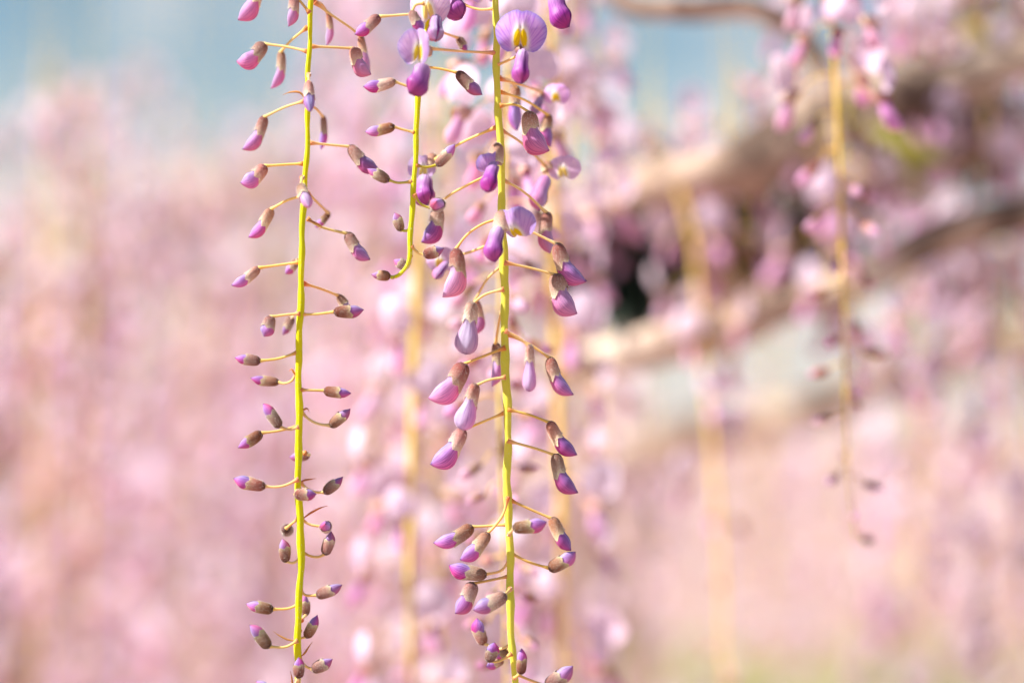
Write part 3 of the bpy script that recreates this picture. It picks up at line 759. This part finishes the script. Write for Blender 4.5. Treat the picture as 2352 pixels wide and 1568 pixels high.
def trellis(label, y, x0, x1, z, nper, seed, zj=.06, light=False):
    lr = random.Random(seed)
    root = link('trellis', None); root.location = ((x0 + x1) / 2, y, 0); tag(root, label, 'trellis', 'trellises carrying the far racemes')
    w = (x1 - x0) / 2
    mb = MB(); tube(mb, [(-w, 0, z), (0, 0, z + .01), (w, 0, z)], .025, 10); build(mb, 'rail', [M_BARK], root)
    for s in (-1, 1):
        mb = MB(); tube(mb, [(s * w, 0, 0), (s * w, 0, z * .5), (s * w, 0, z)], .04, 10); build(mb, 'post', [M_BARK], root)
    n = int((x1 - x0) * nper)
    for i in range(n):
        k = lr.randrange(6)
        x = x0 + (i + lr.random()) / n * (x1 - x0)
        o = link('wisteria_raceme', (ME_FARL if light else ME_FARR)[k])
        o.location = (x, y + lr.uniform(-.25, .25), z - lr.random() * zj)
        o.rotation_euler = (lr.uniform(-.03, .03), lr.uniform(-.03, .03), lr.uniform(0, 6.3))
        zs = min(1.4, (o.location.z - .1) / FARLEN[k] * lr.uniform(.75, .98))
        o.scale = (1.25, 1.25, zs)
        tag(o, 'far blurred pink raceme hanging on the ' + label.split(',')[0], 'wisteria raceme', 'racemes on the ' + label.split(',')[0])
def trunk(label, x, y, h, r, seed, lean=.15):  # trees added to give the dark, shaded depth behind the left racemes
    lr = random.Random(seed); root = link('added_tree', None); root.location = (x, y, 0); tag(root, label, 'tree', 'added trees standing in for deep shade behind the racemes')
    ph = lr.uniform(0, 6)
    c = smooth([(0, 0, -.05), (lean * .3, 0, h * .3), (lean * .2, .05, h * .6), (lean, 0, h)], 8)
    mb = MB(); tube(mb, c, np.linspace(r * 1.3, r * .7, len(c)), 18, wob=lambda i, j: 1 + .14 * math.sin(3 * 2 * math.pi * j / 18 + i * .25 + ph) + .08 * math.sin(i * .6 + j)); build(mb, 'trunk', [M_BARK], root)
    for sg in (-1, 1):
        mb = MB(); tube(mb, smooth([(lean, 0, h * .96), (lean + sg * .25, 0, h * 1.12), (lean + sg * .7, .05, h * 1.2)], 6), np.linspace(r * .6, r * .3, 13), 10); build(mb, 'bough', [M_BARK], root)
trunk('added brown trunk standing in for deep shade behind the racemes, left of the left raceme', -1.12, 4.6, 1.75, .17, 1)
trunk('added brown trunk standing in for deep shade behind the racemes, between the left and the short raceme', -.58, 5.2, 1.7, .15, 2, -.2)
trellis('low wooden trellis at the left, its racemes a pink haze', 4.4, -2.3, -.2, 1.86, 14, 1, .5)
trellis('wooden trellis farther back at the left', 6.2, -2.5, .25, 2.0, 12, 2, .5)
trellis('wooden trellis far back across the middle', 8.5, -2.8, .4, 2.05, 11, 3, .5)

# ------------------------------------------------------------------ left raceme in focus
A = Raceme('long slender bud raceme with brown and purple buds, left of centre, in sharp focus',
  [(716, -60), (712, 0), (711, 100), (708, 200), (706, 300), (701, 400), (698, 480), (694, 560), (691, 620), (690, 700), (688, 800), (686, 900), (686, 1000), (686, 1100), (689, 1200), (690, 1300), (687, 1400), (684, 1500), (682, 1568), (682, 1680)],
  FOCUS, [11, 10, 10, 11, 12, 13, 13, 14, 14, 15, 15, 14, 13, 12], M_STEM, 'racemes in focus', hang=None)
def buds(R, rows):
    for q in rows:
        base, tip, w, st, ped = q[:5]; kw = q[5] if len(q) > 5 else {}
        kw.setdefault('side', 1 if tip[0] >= base[0] else -1)
        R.bud(base, tip, w, st, ped, **kw)
K = dict
buds(A, [
 ((598, -40), (546, 46), 46, .85, [(711, -50), (650, -45)], K(dz=.012, pale=True)),
 ((676, -16), (662, 62), 27, .6, [(711, 30), (690, 4)], K(dz=-.004, pale=True)),
 ((753, 26), (749, 106), 19, .6, [(718, 0), (738, 10)], K(dz=.022, pale=True)),
 ((828, 80), (850, 162), 22, .6, [(722, 5), (755, 30), (805, 64)], K(dz=.020, pale=True)),
 ((814, 108), (853, 171), 42, .85, [(714, 107), (765, 109)], K(dz=.006)),
 ((607, 98), (543, 141), 47, .9, [(708, 119), (660, 108)], K(dz=.010, pale=True)),
 ((645, 116), (621, 204), 27, .72, [(705, 64), (670, 92)], K(dz=.024, pale=True)),
 ((709, 186), (713, 257), 29, .5, [(709, 172)], K(dz=-.011, tilt=-.008, face=1.3, pdz0=-.002)),
 ((607, 266), (556, 343), 36, .78, [(701, 232), (655, 246)], K(dz=.018)),
 ((742, 264), (737, 344), 19, .5, [(710, 240), (728, 252)], K(dz=.030)),
 ((609, 379), (552, 420), 40, .78, [(698, 376), (655, 378)], K(dz=.004)),
 ((804, 334), (872, 390), 38, .75, [(711, 328), (760, 333)], K(dz=.008)),
 ((689, 424), (710, 475), 31, .45, [(694, 408)], K(dz=-.013, tilt=-.010, face=1.3, pdz0=-.002, pale=True)),
 ((623, 478), (570, 545), 32, .66, [(695, 450), (660, 460)], K(dz=.012)),
 ((757, 488), (724, 523), 19, .4, [(706, 442), (730, 466)], K(dz=.028)),
 ((799, 534), (851, 596), 36, .76, [(706, 502), (740, 522)], K(dz=.008)),
 ((595, 613), (531, 655), 27, .6, [(690, 602), (645, 608)], K(dz=.002)),
 ((684, 597), (655, 629), 22, .4, [(692, 585)], K(dz=.022)),
 ((777, 677), (802, 713), 22, .3, [(697, 651), (740, 664)], K(dz=.016)),
 ((766, 716), (836, 711), 29, .34, [(691, 722), (730, 721)], K(dz=.0)),
 ((621, 725), (606, 773), 33, .55, [(689, 720), (655, 723)], K(dz=-.002)),
 ((672, 726), (649, 770), 21, .2, [(688, 712)], K(dz=.028)),
 ((599, 829), (539, 821), 25, .25, [(686, 808), (640, 823)], K(dz=.0)),
 ((642, 878), (575, 868), 23, .25, [(684, 848), (672, 872), (655, 880)], K(dz=.010)),
 ((743, 896), (807, 903), 26, .28, [(690, 895), (720, 896)], K(dz=.0)),
 ((643, 982), (604, 926), 28, .34, [(686, 980), (665, 986)], K(dz=-.006, side=1)),
 ((602, 992), (546, 1028), 26, .27, [(686, 978), (640, 989)], K(dz=.0)),
 ((757, 979), (805, 938), 25, .25, [(690, 944), (712, 964), (735, 974)], K(dz=.002)),
 ((712, 1044), (664, 1049), 24, .1, [(700, 1040)], K(dz=.016)),
 ((610, 1117), (536, 1098), 31, .40, [(686, 1100), (655, 1114), (630, 1118)], K(dz=-.002)),
 ((743, 1132), (788, 1094), 24, .08, [(690, 1108), (706, 1122), (726, 1130)], K(dz=.004)),
 ((676, 1135), (727, 1134), 27, .30, [(682, 1128)], K(dz=-.010, pdz0=-.003)),
 ((752, 1216), (748, 1202), 27, .30, [(690, 1190), (712, 1204), (738, 1209)], K(dz=.004, tilt=-.011)),
 ((657, 1212), (664, 1222), 28, .1, [(686, 1190), (668, 1204)], K(dz=.008, tilt=.012)),
 ((746, 1274), (761, 1219), 27, .12, [(690, 1264), (712, 1276), (732, 1278)], K(dz=.002)),
 ((656, 1291), (649, 1236), 26, .24, [(688, 1284), (672, 1292)], K(dz=.0, side=1)),
 ((726, 1368), (786, 1342), 27, .27, [(690, 1352), (702, 1366)], K(dz=.0)),
 ((628, 1399), (565, 1386), 28, .24, [(684, 1388), (660, 1397)], K(dz=.0)),
 ((703, 1414), (701, 1362), 21, .1, [(692, 1424)], K(dz=.012)),
 ((702, 1464), (729, 1411), 24, .25, [(688, 1446), (690, 1464)], K(dz=.002)),
 ((619, 1487), (573, 1434), 30, .34, [(684, 1470), (655, 1485)], K(dz=-.002, side=1)),
 ((716, 1539), (764, 1512), 27, .08, [(687, 1506), (700, 1527)], K(dz=.0)),
 ((685, 1557), (686, 1508), 26, .12, [(683, 1562)], K(dz=-.010, pdz0=-.004)),
 ((640, 1600), (588, 1562), 28, .3, [(682, 1590), (662, 1600)], K(dz=.0)),
])
for b in ([(694, 1192), (712, 1178), (735, 1166), (752, 1161)], [(684, 1472), (660, 1468), (640, 1458), (628, 1449)], [(692, 1506), (700, 1498), (708, 1486), (717, 1474)],
          [(678, 1600), (672, 1575), (670, 1556), (667, 1540)], [(684, 862), (676, 858), (670, 848), (664, 852)], [(690, 1106), (700, 1102), (712, 1100), (726, 1098)],
          [(692, 945), (698, 940), (706, 938), (710, 946)], [(704, 236), (690, 214), (668, 212), (650, 218)], [(708, 505), (726, 512), (738, 520), (732, 528)]):
    A.bract(b)

# ------------------------------------------------------------------ short raceme in focus
Bq = Raceme('short lime green raceme in the middle, its curved tip ending in small brown buds',
  [(990, -60), (984, 20), (972, 130), (962, 216), (957, 290), (951, 400), (948, 480), (944, 550), (941, 588), (931, 614), (914, 632), (896, 638)],
  FOCUS - .006, [9, 9, 10, 11, 11, 11, 10, 9, 8, 7], M_STEM, 'racemes in focus')
buds(Bq, [
 ((907, 290), (838, 303), 27, .42, [(952, 304), (930, 299)], K(dz=.0)),
 ((895, 415), (843, 387), 24, .06, [(947, 417), (915, 420)], K(dz=.0, green=True)),
 ((921, 531), (906, 488), 24, .18, [(945, 521), (934, 530)], K(dz=.002, green=True, side=1)),
 ((897, 634), (852, 630), 22, .02, [(905, 637)], K(dz=.0, green=True)),
 ((938, 614), (904, 596), 23, .05, [(942, 588), (942, 604)], K(dz=.018, green=True)),
 ((1002, 381), (1045, 331), 26, .24, [(956, 380), (982, 384)], K(dz=.0, green=True)),
 ((1010, 476), (1003, 462), 34, .25, [(951, 446), (966, 468), (990, 478)], K(dz=-.002, tilt=-.011, green=True)),
 ((972, 586), (1020, 570), 26, .12, [(945, 566), (960, 580)], K(dz=.0)),
 ((909, 186), (834, 199), 29, .48, [(966, 208), (935, 198)], K(dz=.0)),
 ((872, 36), (815, 80), 31, .48, [(985, 30), (930, 34)], K(dz=.0)),
 ((1050, 165), (1108, 218), 31, .45, [(968, 153), (1010, 158)], K(dz=.004)),
 ((945, 24), (973, 72), 27, .5, [(975, 8), (955, 12)], K(dz=-.010)),
 ((1052, 86), (1074, 118), 21, .2, [(985, 60), (1015, 74)], K(dz=.026)),
])

# ------------------------------------------------------------------ flowering raceme in focus
Cq = Raceme('large raceme with open lilac flowers at the top and swelling buds below, in sharp focus',
  [(1136, -60), (1137, 0), (1140, 100), (1143, 200), (1146, 290), (1149, 360), (1152, 440), (1155, 520), (1157, 600), (1158, 680), (1160, 760), (1162, 850), (1164, 930), (1166, 1010), (1166, 1090), (1168, 1170), (1170, 1260), (1172, 1350), (1175, 1440), (1178, 1510), (1183, 1568), (1188, 1680)],
  FOCUS, [13, 13, 15, 16, 16, 17, 17, 17, 16, 16, 16, 15, 15, 14], M_STEM, 'racemes in focus')
buds(Cq, [
 ((1218, 256), (1262, 346), 62, .97, [(1148, 243), (1185, 241)], K(dz=-.004)),
 ((1003, 476), (967, 556), 48, .9, [(1152, 392), (1100, 412), (1030, 450)], K(dz=.016)),
 ((1258, 486), (1264, 582), 40, .7, [(1153, 412), (1205, 442)], K(dz=.020, pale=True)),
 ((1046, 570), (1016, 682), 52, .92, [(1155, 500), (1110, 514), (1072, 540)], K(dz=.008)),
 ((1280, 558), (1348, 646), 48, .86, [(1156, 505), (1212, 528)], K(dz=-.003)),
 ((1280, 628), (1326, 720), 60, .96, [(1158, 603), (1225, 617)], K(dz=-.004)),
 ((1090, 688), (1085, 770), 34, .8, [(1158, 605), (1120, 640)], K(dz=.026)),
 ((1084, 692), (1070, 814), 62, 1.1, [(1158, 664), (1115, 676)], K(dz=-.006, face=1.35, pale=True)),
 ((1264, 820), (1318, 906), 39, .82, [(1161, 766), (1215, 790)], K(dz=.0)),
 ((1217, 790), (1215, 899), 38, 1.1, [(1160, 760), (1190, 774)], K(dz=-.016, face=1.2, pale=True)),
 ((1138, 786), (1129, 888), 31, .7, [(1157, 690), (1146, 740)], K(dz=.020, pale=True)),
 ((1066, 833), (983, 914), 60, .9, [(1161, 798), (1110, 818)], K(dz=-.002, pale=True)),
 ((1092, 880), (1060, 987), 54, 1.1, [(1162, 866), (1124, 872)], K(dz=-.008, face=.9, pale=True)),
 ((1064, 984), (988, 1066), 54, .9, [(1163, 946), (1110, 968)], K(dz=.003)),
 ((1262, 967), (1326, 1044), 39, .74, [(1166, 940), (1215, 952)], K(dz=-.001)),
 ((1277, 1041), (1328, 1131), 43, .80, [(1166, 1012), (1225, 1028)], K(dz=-.001)),
 ((1268, 1187), (1312, 1264), 35, .58, [(1168, 1146), (1220, 1170)], K(dz=.0)),
 ((1177, 1212), (1256, 1198), 34, .46, [(1169, 1226)], K(dz=-.014, pdz0=-.004)),
 ((1086, 1207), (995, 1246), 39, .62, [(1169, 1204), (1125, 1207)], K(dz=.003)),
 ((1122, 1222), (1056, 1285), 36, .58, [(1167, 1140), (1156, 1180), (1136, 1208)], K(dz=-.004)),
 ((1260, 1307), (1322, 1266), 35, .45, [(1170, 1268), (1215, 1290)], K(dz=.0)),
 ((1118, 1320), (1031, 1297), 38, .56, [(1171, 1284), (1150, 1310)], K(dz=.0)),
 ((1085, 1336), (1045, 1408), 44, .68, [(1172, 1322), (1125, 1332)], K(dz=.0)),
 ((1163, 1364), (1086, 1400), 37, .48, [(1172, 1352)], K(dz=-.012, pdz0=-.004)),
 ((1112, 1480), (1096, 1418), 31, .55, [(1175, 1478), (1145, 1490)], K(dz=.010)),
 ((1122, 1520), (1136, 1474), 30, .4, [(1176, 1500), (1145, 1518)], K(dz=-.004)),
 ((1168, 1490), (1138, 1511), 19, .1, [(1175, 1484)], K(dz=.012)),
 ((1155, 1512), (1116, 1530), 25, .6, [(1178, 1508)], K(dz=.014)),
 ((1196, 1548), (1198, 1488), 25, .34, [(1182, 1556)], K(dz=-.008, pdz0=-.004)),
 ((1254, 1578), (1316, 1528), 37, .40, [(1183, 1546), (1220, 1562)], K(dz=.002)),
])
# open flowers
Cq.flower((1196, 72), 120, 106, ((1203, 112), (1198, 192)), 48, turn=.06, roll=-.05, ped=[(1141, 150), (1165, 140), (1196, 125)], dz=-.012, cal=((1184, 118), (1206, 110), 26), back=.34)
Cq.flower((962, 108), 92, 92, ((972, 146), (938, 214)), 58, turn=-.35, ped=[(1140, 122), (1060, 118), (990, 112)], dz=-.020, half=(1, -1.2), cal=((992, 118), (968, 116), 30), kside=-1, kface=.3)
Cq.flower((980, 10), 104, 104, ((1003, 34), (1002, 92)), 46, turn=.2, roll=.1, ped=[(1138, -30), (1060, -20), (1004, 10)], dz=-.012, half=(-1, .4), cal=((1014, 24), (996, 22), 26), pale=True)
Cq.flower((1048, -48), 100, 90, ((1040, -24), (1062, 42)), 54, turn=.2, ped=[(1138, 20), (1100, 22), (1062, 10)], dz=.0, kside=1, kface=.5)
Cq.flower((1276, -52), 110, 96, ((1275, -20), (1308, 62)), 56, turn=-.2, ped=[(1138, -50), (1210, -45), (1270, -30)], dz=.004, kface=.4)
Cq.flower((1112, -30), 84, 80, ((1110, -40), (1108, -10)), 30, turn=.3, dz=.012, ped=[(1138, -40), (1124, -36), (1112, -34)], pale=True)
Cq.flower((1130, 386), 68, 62, ((1138, 372), (1126, 438)), 46, turn=-.3, tiltv=.7, dz=-.014, ped=[(1150, 352), (1150, 338), (1146, 344)], cal=((1143, 328), (1137, 398), 40), half=(1, .5), back=.6, kface=1.0, kdz=-.012)
Cq.flower((1178, 526), 106, 86, ((1148, 520), (1138, 602)), 50, turn=.25, roll=.3, tiltv=.4, dz=-.016, ped=[(1155, 505), (1156, 492), (1154, 496)], cal=((1154, 482), (1150, 552), 40), half=(-1, .7), back=.5, kside=1, kface=.6, kdz=-.004)
Cq.flower((1292, 386), 84, 62, ((1258, 404), (1240, 484)), 46, turn=.4, ped=[(1147, 296), (1200, 330), (1256, 385)], dz=.036, pale=True, cal=((1252, 372), (1262, 402), 30), kface=.2, kside=1)
Cq.flower((972, 384), 70, 60, ((978, 400), (982, 472)), 56, turn=-.4, ped=[(1145, 290), (1060, 328), (992, 372)], dz=.020, cal=((996, 352), (980, 398), 32), kface=.9)
Cq.flower((1010, 596), 74, 60, ((1030, 600), (1000, 640)), 30, turn=.3, ped=[(1156, 545), (1090, 575), (1034, 590)], dz=.028, pale=True)
Cq.flower((1276, 216), 64, 52, ((1245, 222), (1228, 262)), 30, turn=.3, ped=[(1143, 180), (1200, 196), (1246, 212)], dz=.045, pale=True, cal=((1238, 216), (1252, 224), 24))
buds(Cq, [
 ((1186, 196), (1188, 300), 44, .8, [(1143, 176), (1168, 184)], K(dz=.032, face=1.2)),
 ((1262, 262), (1266, 338), 34, .8, [(1145, 210), (1205, 230)], K(dz=.034)),
])
